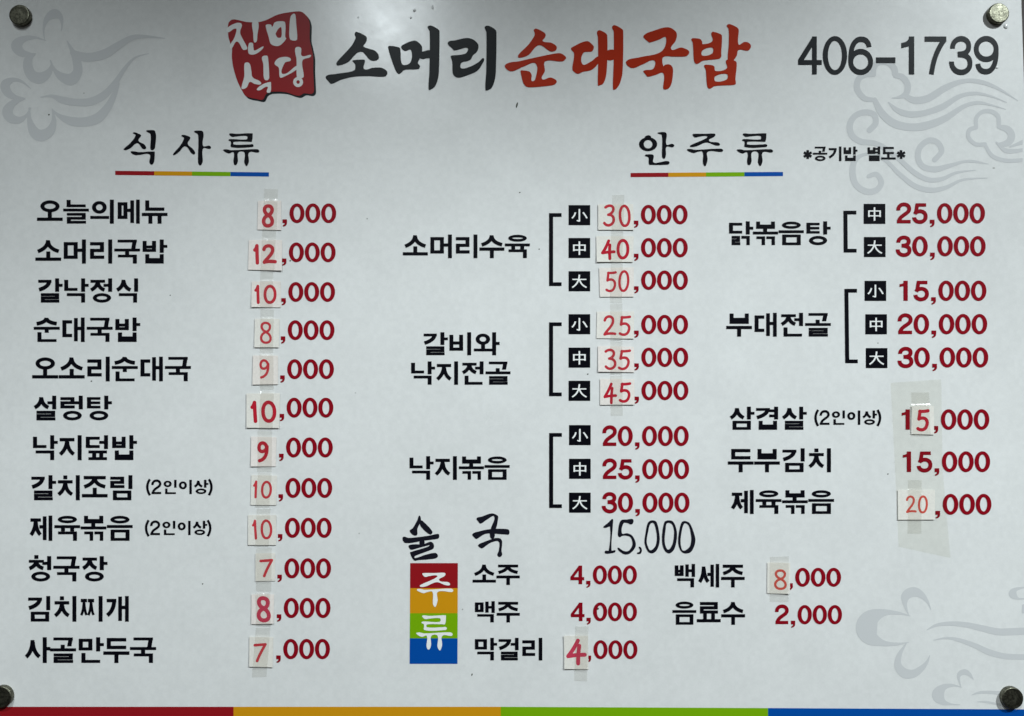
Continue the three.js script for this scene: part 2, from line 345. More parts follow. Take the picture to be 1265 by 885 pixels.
// set a line of type between x0..x1 (slanting with the picture), cap height y0..y1; returns its part
function line(name, str, x0, x1, y0, y1, m, o = {}) {
  const g = part(board, name, o.label), H = y1 - y0, em = o.em ?? H;
  const widths = [...str].map((ch) => (isHangul(ch) ? 100 : DIGIT[ch].w * (o.dw ?? 1)));
  const sum = widths.reduce((a, b) => a + b, 0) - (o.trim ?? (isHangul(str.at(-1)) ? 0 : 4));
  const k = (x1 - x0) / sum;
  let x = x0;
  [...str].forEach((ch, i) => {
    const w = widths[i] * k, lx = x;
    x += w;
    if (ch === ' ') return;
    const kx = isHangul(ch) ? w / 100 : w / DIGIT[ch].w, ky = H / 100;
    const draw = (c) => {
      c.save(); c.translate(lx, y0); c.scale(kx, ky);
      if (isHangul(ch)) hangul(c, ch, o.bold ?? 1); else DIGIT[ch].d(c, o.lw ?? 19);
      c.restore();
    };
    add(g, isHangul(ch) ? 'letter' : /\d/.test(ch) ? 'digit' : 'mark', trace(draw, [lx - 2, y0 - 3, lx + w + 3, y1 + H * 0.25], o.S ?? 6, o.z ?? Z3, B), m);
  });
  return g;
}
const quad = (pts, z) => trace((c) => { c.beginPath(); pts.forEach((p, i) => (i ? c.lineTo(...p) : c.moveTo(...p))); c.fill(); }, [Math.min(...pts.map((p) => p[0])), Math.min(...pts.map((p) => p[1])), Math.max(...pts.map((p) => p[0])), Math.max(...pts.map((p) => p[1]))], 4, z, B);

// grey cloud ornaments
function motif(label, ox, oy, s, bounds, strokes) {
  add(board, 'cloud_motif', trace((c) => { c.save(); c.translate(ox, oy); c.scale(1 / s, 1 / s); for (const q of strokes) swash(c, q); c.restore(); }, bounds, 4, Z1, B), M.cloud, label);
}
motif('pale grey printed flower clouds with trailing ribbons beside the upper bolt, far from the phone number', 0, 0, 4.914, [-6, 5, 210, 180], [
  [[270, 245, 5], [263, 180, 12], [283, 115, 34], [328, 84, 58], [366, 105, 30], [375, 150, 12], [370, 190, 4]],
  [[278, 247, 4], [210, 228, 18], [140, 238, 40], [99, 275, 66], [125, 318, 50], [180, 330, 22], [215, 325, 6]],
  [[210, 332, 6], [175, 352, 44], [167, 400, 58], [190, 455, 64], [240, 474, 68], [292, 442, 42], [312, 395, 14], [304, 365, 6]],
  [[304, 370, 6], [330, 425, 22], [372, 466, 50], [430, 482, 72], [468, 440, 58], [466, 380, 52], [440, 315, 30], [405, 248, 5]],
  [[440, 320, 34], [500, 345, 54], [560, 346, 54], [640, 325, 58], [720, 275, 46], [800, 230, 34], [880, 222, 20], [1000, 233, 4]],
  [[185, 538, 4], [130, 495, 16], [75, 485, 28], [30, 515, 56], [45, 562, 50], [90, 590, 28], [150, 597, 6]],
  [[150, 600, 6], [85, 622, 36], [44, 670, 62], [60, 714, 58], [110, 730, 42], [155, 705, 20], [185, 655, 6]],
  [[176, 655, 8], [178, 730, 30], [205, 800, 62], [247, 823, 70], [300, 798, 58], [325, 735, 30], [316, 662, 6]],
  [[245, 590, 5], [310, 583, 18], [380, 608, 42], [470, 622, 44], [560, 614, 48], [640, 570, 46], [700, 500, 34], [760, 410, 22], [820, 350, 12], [900, 325, 4]],
  [[315, 665, 6], [360, 705, 26], [430, 735, 52], [510, 740, 56], [590, 718, 62], [650, 655, 48], [690, 580, 34], [715, 510, 20]],
]);
motif('pale grey printed curling clouds under the phone number', 1040, 60, 4.658, [1046, 66, 1263, 244], [
  [[180, 295, 24], [130, 285, 32], [90, 235, 36], [95, 180, 34], [135, 150, 34], [180, 150, 28]],
  [[185, 150, 26], [185, 110, 34], [210, 80, 36], [260, 78, 36], [300, 110, 36], [310, 150, 34]],
  [[310, 155, 30], [350, 165, 36], [380, 210, 36], [370, 260, 34], [330, 280, 16], [290, 285, 6]],
  [[365, 272, 28], [420, 298, 40], [500, 285, 42], [600, 225, 38], [700, 188, 26], [800, 192, 26], [900, 230, 18], [1015, 300, 4]],
  [[270, 310, 6], [320, 355, 30], [390, 378, 36], [480, 370, 34], [580, 335, 36], [680, 275, 26], [770, 258, 20], [860, 275, 12], [950, 310, 4]],
  [[190, 295, 28], [230, 370, 42], [300, 430, 46], [400, 453, 44], [500, 440, 46], [600, 400, 38], [700, 335, 26], [780, 312, 20], [860, 325, 12], [945, 350, 4]],
  [[160, 470, 34], [195, 430, 34], [185, 380, 34], [130, 367, 34], [75, 390, 34], [47, 440, 36], [60, 500, 36], [110, 535, 34], [190, 545, 30], [260, 580, 30], [340, 645, 28], [420, 715, 30], [500, 755, 28], [580, 750, 24], [660, 715, 16], [770, 700, 4]],
  [[155, 735, 24], [200, 725, 30], [228, 770, 32], [200, 815, 34], [140, 822, 36], [80, 780, 36], [62, 700, 36], [80, 640, 30], [130, 610, 18], [190, 610, 18], [260, 650, 22], [330, 720, 26], [420, 790, 30], [510, 815, 30], [600, 800, 24], [700, 755, 14], [840, 745, 4]],
  [[535, 640, 30], [575, 590, 32], [550, 540, 34], [500, 530, 34], [450, 570, 34], [440, 630, 34], [470, 680, 34], [540, 695, 34], [620, 675, 26], [700, 652, 16], [760, 650, 16], [845, 665, 4]],
  [[825, 550, 22], [770, 550, 24], [730, 510, 24], [735, 470, 26], [770, 455, 24]],
  [[775, 455, 22], [775, 400, 24], [810, 365, 24], [860, 362, 26], [900, 390, 26], [905, 440, 24]],
  [[905, 450, 24], [955, 465, 40], [978, 500, 42], [960, 540, 40], [910, 552, 22], [890, 540, 8]],
  [[890, 540, 8], [940, 585, 26], [1000, 590, 24], [1060, 580, 20]],
  [[970, 565, 10], [1055, 535, 30]],
  [[825, 555, 20], [870, 620, 24], [950, 645, 24], [1055, 640, 22]],
]);
motif('pale grey printed flower clouds beside the lower bolt, above the blue bar', 1050, 715, 5.205, [1056, 723, 1274, 873], [
  [[390, 242, 4], [320, 224, 18], [220, 220, 44], [135, 255, 104], [108, 315, 138], [130, 378, 96], [210, 415, 40], [300, 422, 20], [380, 410, 4]],
  [[380, 240, 5], [355, 165, 26], [362, 110, 58], [410, 86, 62], [460, 105, 42], [500, 150, 18], [522, 200, 4]],
  [[365, 415, 6], [320, 490, 30], [310, 558, 46], [350, 608, 62], [410, 612, 52], [460, 580, 38], [495, 540, 20], [515, 495, 4]],
  [[495, 332, 5], [560, 300, 20], [650, 290, 28], [750, 298, 34], [850, 320, 40], [950, 342, 44], [1040, 342, 46], [1130, 338, 46]],
  [[540, 397, 5], [620, 383, 14], [700, 395, 24], [800, 430, 32], [900, 475, 38], [1000, 500, 36], [1130, 505, 36]],
  [[720, 700, 4], [660, 687, 18], [600, 702, 42], [568, 748, 78], [595, 792, 42], [645, 808, 14], [710, 812, 4]],
  [[715, 697, 5], [700, 640, 18], [710, 612, 32], [740, 602, 36], [770, 617, 24], [795, 650, 4]],
  [[785, 750, 4], [850, 732, 18], [1000, 738, 26]], [[820, 793, 4], [880, 795, 14], [980, 814, 14]],
  [[1119, 130, 10], [1080, 128, 16], [1048, 100, 50], [1065, 72, 26], [1119, 58, 10]], [[1119, 175, 20], [1116, 215, 20]],
]);

// the band along the foot, and the bars under the headings
function bars(name, xs, y, h, where, z = Z1) {
  BARS.forEach(([m, colour], i) => add(board, name, quad([[xs[i], y(xs[i])], [xs[i + 1], y(xs[i + 1])], [xs[i + 1], y(xs[i + 1]) + h], [xs[i], y(xs[i]) + h]], z), m, `${colour} printed bar ${where}`));
}
bars('colour_bar', [-12, 288.3, 618.6, 949, 1278], (x) => 873.6 + (x > 640 ? (x - 640) * 0.0052 : 0), 26, 'along the foot of the board');
bars('heading_bar', [142, 190.2, 237, 284.6, 332], (x) => 211.1 + (x - 142) * 0.010, 5.2, 'under the heading of the first column');
bars('heading_bar', [779, 825.8, 872.3, 919.8, 967.5], (x) => 213.8 - (x - 779) * 0.007, 5.2, 'under the heading beside the small note');

// stamp emblem
{
  const st = part(board, 'stamp_emblem', 'red seal emblem with white brush letters and a black edge beside the title');
  const K = (draw, z, b = [278, 10, 394, 128]) => trace((c) => { c.save(); c.translate(270, 0); c.scale(1 / 6.808, 1 / 6.808); draw(c); c.restore(); }, b, 6, z, B);
  const edge = [[80, 200], [105, 168], [145, 165], [240, 185], [330, 186], [400, 168], [490, 125], [580, 105], [680, 95], [715, 110], [750, 150], [765, 200], [765, 330], [780, 400], [795, 480], [795, 600], [800, 700], [800, 770], [780, 790], [720, 785], [680, 805], [640, 800], [560, 775], [440, 772], [400, 790], [370, 838], [320, 833], [230, 810], [200, 770], [160, 690], [125, 580], [110, 480], [112, 410], [98, 370], [80, 300]];
  add(st, 'black_edge', K((c) => { for (const d of [0.4, 1]) blob(c, edge.map(([x, y]) => [x + 17 * d, y + (x > 200 ? 18 : 8) * d])); }, Z1), M.slate);
  add(st, 'seal', K((c) => blob(c, edge), Z2), M.stampRed);
  const letters = [
    [[[70, 238], [140, 196], [185, 195], [195, 215], [180, 265], [188, 300], [240, 400], [235, 415], [205, 418], [155, 350], [115, 400], [105, 412], [93, 385], [130, 320], [150, 245], [130, 242], [75, 272]], [[285, 183], [332, 185], [325, 300], [318, 350], [298, 355], [290, 280]], [[255, 365], [285, 362], [292, 400], [300, 425], [375, 390], [370, 410], [320, 450], [280, 460], [250, 445]]],
    [[[395, 215], [410, 205], [440, 208], [450, 225], [470, 190], [520, 178], [558, 190], [560, 310], [568, 325], [525, 375], [490, 388], [440, 370], [420, 310]], [[605, 140], [630, 115], [645, 125], [652, 200], [660, 330], [640, 342], [600, 328], [595, 240]]],
    [[[218, 535], [245, 525], [265, 545], [275, 600], [285, 650], [340, 680], [358, 700], [345, 712], [300, 705], [262, 690], [235, 735], [195, 748], [195, 720], [215, 640]], [[365, 480], [405, 468], [415, 490], [425, 650], [415, 672], [390, 672], [378, 640], [375, 540]], [[320, 752], [370, 710], [435, 690], [440, 705], [435, 775], [405, 775], [410, 730], [345, 760]]],
    [[[470, 535], [500, 492], [560, 478], [600, 488], [605, 510], [555, 530], [540, 622], [660, 552], [662, 580], [540, 650], [515, 650], [505, 570]], [[645, 405], [690, 402], [700, 470], [775, 462], [770, 480], [705, 510], [715, 645], [690, 660], [660, 660], [655, 500]]],
  ];
  letters.forEach((rings, i) => add(st, 'letter', K((c) => {
    if (i === 1) { blob(c, rings[0], [[480, 280], [520, 228], [530, 260], [525, 312], [500, 318], [485, 302]]); blob(c, rings[1]); }
    else for (const r of rings) blob(c, r);
    if (i === 3) { c.lineWidth = 27; c.beginPath(); c.ellipse(668, 690, 28, 29, 0, 0, 7); c.stroke(); }
  }, Z3), M.white));
}
// brush lettering: outlines in the units of an enlargement (ox, oy, scale)
function brush(parent, name, m, ox, oy, s, bounds, rings, z = Z3, holes = []) {
  const sx = Array.isArray(s) ? s[0] : s, sy = Array.isArray(s) ? s[1] : s;
  return add(parent, name, trace((c) => { c.save(); c.translate(ox, oy); c.scale(1 / sx, 1 / sy); rings.forEach((r, i) => { if (holes[i]) blob(c, r, holes[i]); else blob(c, r); if (m === M.marker) { c.lineWidth = 5; c.lineJoin = 'round'; c.stroke(); } }); c.restore(); }, bounds, 6, z, B), m);
}
{
  const t = part(board, 'title', 'large brush-lettered title in black and orange-red');
  const G = (m, ox, bounds, rings, holes) => brush(t, 'letter', m, ox, 20, 8.85, bounds, rings, Z3, holes);
  G(M.slate, 400, [400, 36, 480, 106], [
    [[338, 185], [355, 170], [455, 215], [470, 245], [458, 290], [435, 330], [560, 378], [600, 430], [590, 476], [510, 482], [400, 388], [260, 505], [150, 540], [135, 520], [150, 490], [300, 325], [345, 240], [336, 205]],
    [[22, 658], [140, 630], [330, 592], [340, 530], [312, 492], [320, 482], [440, 475], [450, 490], [440, 577], [540, 563], [620, 562], [680, 590], [695, 625], [665, 660], [480, 655], [330, 662], [190, 695], [85, 740], [55, 720]]]);
  G(M.slate, 510, [476, 28, 545, 114], [
    [[-273, 345], [-262, 325], [-174, 335], [-140, 354], [-115, 525], [-28, 505], [-22, 372], [-88, 380], [-130, 340], [-95, 305], [15, 266], [60, 285], [98, 330], [100, 385], [80, 455], [55, 510], [78, 548], [60, 578], [-90, 588], [-148, 632], [-173, 620], [-205, 560]],
    [[60, 400], [110, 385], [200, 378], [200, 455], [150, 460], [108, 470], [75, 455]],
    [[160, 118], [185, 102], [220, 110], [285, 150], [292, 175], [285, 600], [270, 700], [240, 770], [200, 800], [172, 805], [180, 600], [182, 170]]]);
  G(M.slate, 510, [552, 28, 616, 114], [
    [[382, 288], [470, 262], [590, 238], [660, 255], [710, 300], [718, 340], [700, 390], [655, 430], [635, 470], [600, 490], [530, 512], [532, 570], [640, 545], [720, 500], [775, 460], [755, 530], [700, 600], [600, 645], [510, 672], [460, 660], [435, 620], [430, 500], [413, 440], [425, 430], [530, 420], [585, 400], [597, 348], [520, 360], [455, 375], [430, 355]],
    [[785, 120], [808, 103], [850, 112], [905, 150], [915, 180], [908, 600], [895, 700], [865, 780], [835, 803], [795, 808], [802, 600], [803, 180]]]);
  G(M.orange, 620, [622, 34, 702, 110], [
    [[348, 152], [375, 135], [465, 180], [480, 205], [470, 235], [448, 272], [540, 290], [595, 325], [600, 355], [580, 380], [530, 385], [405, 318], [290, 425], [200, 455], [175, 445], [190, 410], [290, 310], [355, 215], [358, 180]],
    [[35, 533], [200, 490], [420, 440], [600, 405], [650, 408], [700, 445], [700, 465], [660, 495], [475, 495], [470, 600], [440, 687], [530, 670], [590, 695], [600, 720], [580, 745], [540, 758], [310, 778], [260, 765], [230, 720], [203, 600], [215, 592], [300, 605], [325, 640], [328, 708], [365, 690], [370, 520], [240, 550], [95, 603]]]);
  G(M.orange, 720, [704, 29, 772, 112], [
    [[-128, 358], [-110, 335], [45, 272], [110, 315], [122, 340], [100, 385], [5, 403], [-2, 525], [90, 495], [175, 440], [175, 505], [100, 585], [0, 610], [-55, 630], [-105, 600], [-115, 570], [-95, 410]],
    [[155, 175], [180, 153], [250, 185], [268, 215], [268, 480], [255, 650], [225, 735], [180, 758], [165, 757], [168, 500], [165, 230]],
    [[255, 385], [350, 375], [350, 465], [255, 470]],
    [[320, 120], [345, 97], [430, 140], [443, 165], [436, 600], [415, 710], [380, 780], [350, 803], [330, 800], [338, 500], [338, 170]]]);
  G(M.orange, 720, [772, 32, 854, 112], [
    [[665, 215], [800, 150], [900, 122], [960, 127], [1015, 165], [1030, 205], [1015, 270], [968, 360], [1060, 345], [1085, 343], [1150, 370], [1165, 400], [1130, 438], [985, 442], [880, 450], [882, 547], [900, 530], [950, 528], [980, 555], [988, 600], [975, 720], [945, 785], [900, 803], [880, 790], [880, 625], [790, 645], [710, 662], [690, 640], [665, 598], [770, 575], [780, 485], [660, 525], [535, 567], [475, 495], [620, 450], [860, 385], [910, 235], [830, 258], [735, 287], [715, 280]]]);
  G(M.orange, 820, [852, 27, 930, 112], [
    [[302, 254], [320, 240], [400, 250], [420, 275], [428, 305], [532, 272], [520, 190], [540, 170], [620, 195], [638, 215], [630, 400], [630, 440], [610, 465], [430, 488], [370, 522], [345, 515], [330, 480], [318, 290]],
    [[690, 105], [715, 85], [790, 115], [820, 145], [820, 308], [880, 282], [930, 290], [955, 325], [940, 365], [915, 378], [820, 370], [800, 430], [755, 490], [705, 492], [712, 300], [710, 140]],
    [[443, 542], [460, 530], [550, 545], [568, 598], [690, 570], [680, 492], [710, 470], [785, 490], [800, 520], [785, 690], [788, 740], [760, 752], [560, 765], [510, 792], [485, 785], [472, 740], [460, 590]]],
    [[[425, 375], [530, 345], [532, 405], [425, 430]], null, [[565, 658], [690, 633], [690, 690], [568, 712]]]);
}
const RYU = [
  [[903, 100], [915, 93], [960, 97], [1085, 93], [1088, 105], [1080, 157], [1060, 158], [940, 160], [940, 180], [1060, 180], [1085, 178], [1095, 188], [1085, 200], [920, 200], [917, 160], [898, 147], [910, 138], [1040, 140], [1042, 115], [960, 117], [925, 120]],
  [[857, 225], [880, 218], [920, 225], [1120, 217], [1140, 230], [1130, 243], [1060, 243], [1058, 310], [1045, 347], [1035, 347], [1022, 320], [1022, 243], [975, 243], [972, 310], [960, 340], [945, 340], [937, 315], [938, 243], [900, 250]]];
const JU = [
  [[510, 103], [525, 97], [600, 97], [680, 95], [690, 105], [680, 120], [640, 150], [710, 165], [725, 178], [720, 188], [690, 187], [620, 165], [540, 195], [495, 200], [492, 188], [600, 140], [625, 117], [560, 120], [530, 125]],
  [[467, 222], [490, 215], [530, 222], [730, 213], [750, 225], [740, 238], [630, 238], [628, 300], [615, 345], [605, 350], [592, 325], [588, 238], [550, 238], [520, 247], [490, 238]]];
{
  const h = part(board, 'heading', 'black brush heading over the first column');
  const G = (b, r) => brush(h, 'letter', M.black, 140, 150, 6.325, b, r);
  G([150, 158, 194, 206], [
    [[150, 92], [165, 85], [205, 100], [215, 110], [195, 150], [240, 180], [255, 205], [245, 217], [225, 212], [185, 170], [130, 210], [90, 225], [78, 217], [130, 170], [172, 108]],
    [[255, 75], [275, 68], [325, 78], [325, 200], [312, 222], [300, 225], [288, 215], [288, 100]],
    [[133, 240], [150, 233], [200, 240], [320, 235], [322, 245], [318, 310], [305, 335], [290, 337], [280, 320], [280, 258], [200, 262], [165, 262]]]);
  G([210, 158, 264, 206], [
    [[530, 112], [548, 105], [595, 120], [600, 130], [580, 175], [620, 215], [638, 245], [630, 258], [610, 250], [560, 195], [510, 240], [470, 265], [465, 255], [520, 190], [550, 132]],
    [[630, 80], [650, 72], [700, 82], [700, 190], [750, 190], [762, 205], [750, 215], [700, 212], [697, 310], [685, 340], [670, 342], [660, 320], [660, 105]]]);
  G([272, 160, 324, 207], RYU);
  const h2 = part(board, 'heading', 'black brush heading beside the small note in asterisks');
  const K = (b, r) => brush(h2, 'letter', M.black, 775, 150, 6.325, b, r);
  add(h2, 'letter', trace((c) => {
    c.save(); c.translate(775, 150); c.scale(1 / 6.325, 1 / 6.325);
    c.beginPath(); c.ellipse(163, 178, 71, 54, 0, 0, 7); c.ellipse(163, 178, 34, 33, 0, 0, 7); c.fill('evenodd');
    for (const r of [[[138, 120], [165, 108], [185, 118], [185, 132], [145, 134]], [[238, 92], [255, 84], [305, 92], [307, 180], [350, 175], [368, 188], [355, 202], [307, 200], [303, 260], [295, 288], [285, 292], [272, 275], [270, 108]], [[138, 267], [155, 258], [205, 265], [205, 320], [260, 318], [300, 310], [328, 315], [328, 332], [310, 338], [190, 340], [170, 335], [165, 282]]]) blob(c, r);
    c.restore();
  }, [786, 160, 836, 206], 6, Z3, B), M.black);
  K([846, 162, 896, 208], JU);
  K([908, 162, 958, 208], RYU);
}
// handwritten line in black marker
{
  const h = part(board, 'handwriting', 'two black marker letters written over the drinks block');
  const G = (b, r, hole) => brush(h, 'letter', M.marker, 490, 630, 7.906, b, r, Z3, hole);
  G([496, 636, 544, 694], [
    [[220, 60], [232, 75], [232, 110], [200, 185], [190, 250], [130, 210], [160, 180], [205, 100]], [[226, 105], [250, 110], [345, 210], [335, 238], [300, 225], [240, 165], [225, 130]],
    [[62, 270], [120, 278], [300, 258], [400, 238], [412, 245], [410, 275], [380, 285], [260, 300], [85, 322]], [[232, 290], [262, 288], [264, 348], [230, 348]],
    [[120, 350], [180, 340], [260, 340], [330, 315], [358, 335], [358, 375], [320, 395], [200, 440], [173, 455], [178, 475], [290, 440], [380, 425], [400, 455], [370, 475], [210, 490], [170, 492], [133, 420], [150, 412], [300, 365], [325, 345], [300, 348], [200, 375], [140, 388], [122, 370]]]);
  G([582, 633, 632, 690], [
    [[783, 85], [830, 70], [930, 38], [985, 60], [990, 80], [960, 200], [922, 200], [955, 65], [880, 95], [820, 133], [800, 115]], [[742, 240], [800, 215], [930, 190], [1080, 192], [1098, 205], [1095, 238], [1070, 240], [930, 230], [860, 235], [780, 283], [765, 275]],
    [[918, 215], [950, 215], [950, 275], [920, 275]], [[798, 345], [860, 315], [960, 280], [1010, 283], [1028, 310], [1022, 400], [1028, 440], [1005, 460], [985, 440], [1000, 400], [998, 310], [930, 315], [870, 350], [835, 375], [810, 365]]]);
  const p = part(board, 'handwriting', 'price 15,000 written in thin black marker');
  const D = (name, b, r, hole) => brush(p, name, M.marker, 740, 630, 9.73, b, r, Z3, hole);
  D('digit', [744, 640, 761, 686], [[[55, 205], [110, 160], [155, 115], [168, 120], [165, 180], [150, 490], [195, 490], [190, 510], [130, 525], [80, 525], [70, 510], [80, 495], [120, 490], [135, 205], [85, 215], [60, 215]]]);
  D('digit', [761, 640, 787, 687], [[[262, 135], [340, 120], [408, 118], [405, 165], [380, 175], [350, 160], [295, 160], [275, 285], [340, 285], [400, 315], [440, 400], [430, 460], [370, 525], [310, 535], [250, 500], [225, 465], [235, 458], [290, 495], [350, 500], [395, 450], [405, 400], [380, 330], [330, 310], [280, 312], [250, 328], [230, 300]]]);
  D('mark', [786, 675, 794, 686], [[[480, 450], [500, 452], [515, 490], [500, 525], [465, 530], [460, 520], [485, 510], [495, 485]]]);
  D('digit', [795, 642, 816, 685], [[[635, 130], [690, 150], [725, 300], [725, 400], [690, 490], [640, 522], [590, 500], [550, 400], [560, 300], [590, 160]]], [[[645, 155], [670, 180], [697, 300], [697, 370], [680, 440], [620, 490], [585, 440], [572, 370], [590, 260], [610, 180]]]);
  D('digit', [817, 642, 838, 685], [[[830, 130], [890, 145], [930, 240], [935, 340], [905, 470], [850, 522], [800, 500], [765, 420], [762, 300], [790, 150]]], [[[840, 155], [880, 175], [905, 250], [900, 350], [880, 430], [835, 482], [800, 440], [788, 350], [800, 230], [810, 170]]]);
  D('digit', [837, 642, 860, 685], [[[1035, 138], [1090, 165], [1140, 280], [1158, 370], [1130, 470], [1085, 518], [1010, 515], [965, 450], [955, 350], [975, 220], [1000, 150]]], [[[1035, 160], [1080, 190], [1105, 280], [1112, 370], [1090, 450], [1015, 495], [985, 440], [980, 350], [995, 250], [1010, 190]]]);
}
// phone number and the small note
line('phone_number', '406-1739', 985, 1234, 45, 92, M.slate, { lw: 14.6, S: 5, label: 'phone number 406-1739 in large thin black digits' });
line('note', '*공기밥 별도*', 991.5, 1119, 181, 199, M.black, { lw: 17, bold: 1.08, S: 9, label: 'small black note set between asterisks' });

// first column: dishes and prices
const LEFT = [['오늘의메뉴', 45, 207, 261.5], ['소머리국밥', 43, 205.5, 310.8], ['갈낙정식', 44, 172.5, 359], ['순대국밥', 41, 172, 407.5], ['오소리순대국', 39, 236, 456], ['설렁탕', 38.5, 137, 504.3], ['낙지덮밥', 37.5, 168, 553.3], ['갈치조림', 35.5, 165.5, 602.8], ['제육볶음', 34, 164, 652.8], ['청국장', 32, 131.5, 703], ['김치찌개', 31.5, 161, 752.5], ['사골만두국', 28, 193, 803.5]];
LEFT.forEach(([s, x0, x1, y], i) => {
  const h = 14.8 + (y - 262) * 0.0021;
  line('dish_name', s, x0, x1, y - h, y + h, M.black);
});
for (const [x0, x1, y] of [[178.5, 263.5, 602], [177, 262, 652.7]]) line('dish_note', '(2인이상)', x0, x1, y - 9, y + 8.6, M.black, { lw: 16.5, bold: 1.04, S: 9, dw: 0.95 });
const priceY = [263.5, 311.8, 360.8, 408, 456.2, 503.8, 553, 603, 652.3, 702.4, 751.4, 802.2];
priceY.forEach((y, i) => { const e = 415.2 - i * 0.7, h = 11.9 + i * 0.04; line('price', ',000', e - 68.2, e, y - h, y + h, M.red); });

// middle block
for (const [s, x0, x1, y0, y1] of [['소머리수육', 497.2, 655, 289.8, 319], ['갈비와', 520.5, 616, 410.6, 439], ['낙지전골', 505, 631, 446.6, 475.5], ['낙지볶음', 503, 630, 563.8, 593]]) line('dish_name', s, x0, x1, y0, y1, M.black);
function bracket(x0, x1, y0, y1, skew = 0) {
  add(board, 'bracket', trace((c) => { c.beginPath(); c.moveTo(x1, y0); c.lineTo(x0, y0); c.lineTo(x0 + skew, y1); c.lineTo(x1 + skew, y1); c.lineTo(x1 + skew, y1 - 4.5); c.lineTo(x0 + 5 + skew, y1 - 4.5); c.lineTo(x0 + 5, y0 + 4.5); c.lineTo(x1, y0 + 4.5); c.fill(); }, [x0 - 2, y0 - 2, x1 + 4, y1 + 2], 6, Z3, B), M.black);
}
bracket(678.3, 693.8, 263.4, 353.4); bracket(678.3, 694, 398.4, 489.6); bracket(678.4, 694.2, 535.2, 627.8);
bracket(1042.2, 1058.2, 260.4, 312, 0.3); bracket(1043.4, 1059, 357, 448.8, 1);
const HAN = {
  small: (c) => { leg(c, [50, 14, 50, 86], 8); c.lineJoin = 'round'; leg(c, [52, 84, 46, 86, 37, 80], 7); leg(c, [30, 34, 26, 55, 13, 68], 8); leg(c, [68, 34, 80, 50, 88, 68], 8); },
  medium: (c) => { leg(c, [50, 12, 50, 90], 8); box(c, 18, 30, 26, 68); box(c, 74, 30, 82, 68); box(c, 18, 30, 82, 37); box(c, 18, 58, 82, 65); },
  large: (c) => { box(c, 15, 36, 85, 43); leg(c, [50, 12, 48, 64, 14, 86], 8); leg(c, [51, 42, 58, 72, 86, 86], 8); },
};
function sizeMark(kind, cx, cy) {
  const g = part(board, 'size_mark', `black square with white ${kind} size character`), w = 13.4, h = 12.4;
  add(g, 'square', quad([[cx - w, cy - h], [cx + w, cy - h], [cx + w, cy + h], [cx - w, cy + h]], Z2), M.black);
  add(g, 'letter', trace((c) => { c.save(); c.translate(cx - w * 0.92, cy - h * 0.86); c.scale((w * 1.84) / 100, (h * 1.72) / 100); HAN[kind](c); c.restore(); }, [cx - w, cy - h, cx + w, cy + h], 8, Z4, B), M.white);
}
const K3 = ['small', 'medium', 'large'];
[265.9, 306.5, 347.6, 400.7, 442, 483, 537.8, 579.4, 621.3].forEach((y, i) => sizeMark(K3[i % 3], 715.8 + (i > 5 ? 0.6 : 0), y));
[[1, 1080.6, 264.3], [2, 1080.9, 305.3], [0, 1081.7, 359.5], [1, 1082.6, 400.8], [2, 1083.2, 442.6]].forEach(([k, x, y]) => sizeMark(K3[k], x, y));
[265.1, 306, 346.2, 401, 441.5, 482.6].forEach((y, i) => line('price', ',000', 781.4 + i * 0.12, 849.6 + i * 0.2, y - 11.7, y + 11.8, M.red));
[['20,000', 538.8], ['25,000', 579.7], ['30,000', 621.2]].forEach(([s, y], i) => line('price', s, 743.6, 851 + i * 0.5, y - 12.2, y + 12.3, M.red));

// last column
for (const [s, x0, x1, y0, y1] of [['닭볶음탕', 898, 1025.5, 273.5, 303], ['부대전골', 897, 1027, 386.6, 416], ['삼겹살', 899, 996, 502.6, 531.2], ['두부김치', 899, 1029, 554, 583.6], ['제육볶음', 901, 1031, 605.6, 635.2]]) line('dish_name', s, x0, x1, y0, y1, M.black);
line('dish_note', '(2인이상)', 1004.5, 1090, 507.3, 525, M.black, { lw: 16.5, bold: 1.04, S: 9, dw: 0.95 });
for (const [s, x0, x1, y0, y1] of [['25,000', 1107, 1217.2, 251.2, 276], ['30,000', 1107, 1218, 291.9, 316.6], ['15,000', 1108.5, 1219, 347, 371.7], ['20,000', 1108.6, 1220, 388.2, 412.9], ['30,000', 1109.2, 1221.3, 429.4, 454], ['15,000', 1111, 1222.6, 506, 531], ['15,000', 1112.5, 1223.6, 558, 583.3], [',000', 1154, 1225.2, 610.6, 636]]) line('price', s, x0, x1, y0, y1, M.red);

// drinks block
{
  const g = part(board, 'drinks_block', 'upright block of red, ochre, green and blue squares with two white brush letters');
  const ys = [696, 727, 758, 789, 820.5], xs = (y) => [506.7 - (y - 696) * 0.006, 565.6 - (y - 696) * 0.004];
  BARS.forEach(([m], i) => { const a = xs(ys[i]), b = xs(ys[i + 1]); add(g, 'colour_square', quad([[a[0], ys[i]], [a[1], ys[i]], [b[1], ys[i + 1]], [b[0], ys[i + 1]]], Z2), m); });
  const f = (cx, cy, kx, ky, rings, b) => add(g, 'letter', trace((c) => { c.save(); c.translate(500, 690); c.scale(1 / 6.56, 1 / 6.56); c.translate(cx, cy); c.scale(kx, ky); for (const r of rings) blob(c, r); c.restore(); }, b, 7, Z4, B), M.white);
  f(98 - 467 * 1.042, 118 - 95 * 1.086, 1.042, 1.086, JU, [512, 704, 564, 754]);
  f(93 - 857 * 1.042, 463 - 93 * 1.11, 1.042, 1.11, RYU, [512, 757, 564, 807]);
}
for (const [s, x0, x1, y0, y1] of [['소주', 583.5, 642.5, 697, 723], ['맥주', 584, 642.5, 743, 769.3], ['막걸리', 584, 672, 788.3, 816.3], ['백세주', 831, 920.5, 697, 726], ['음료수', 830.5, 921, 743.2, 772.2]]) line('drink_name', s, x0, x1, y0, y1, M.black);
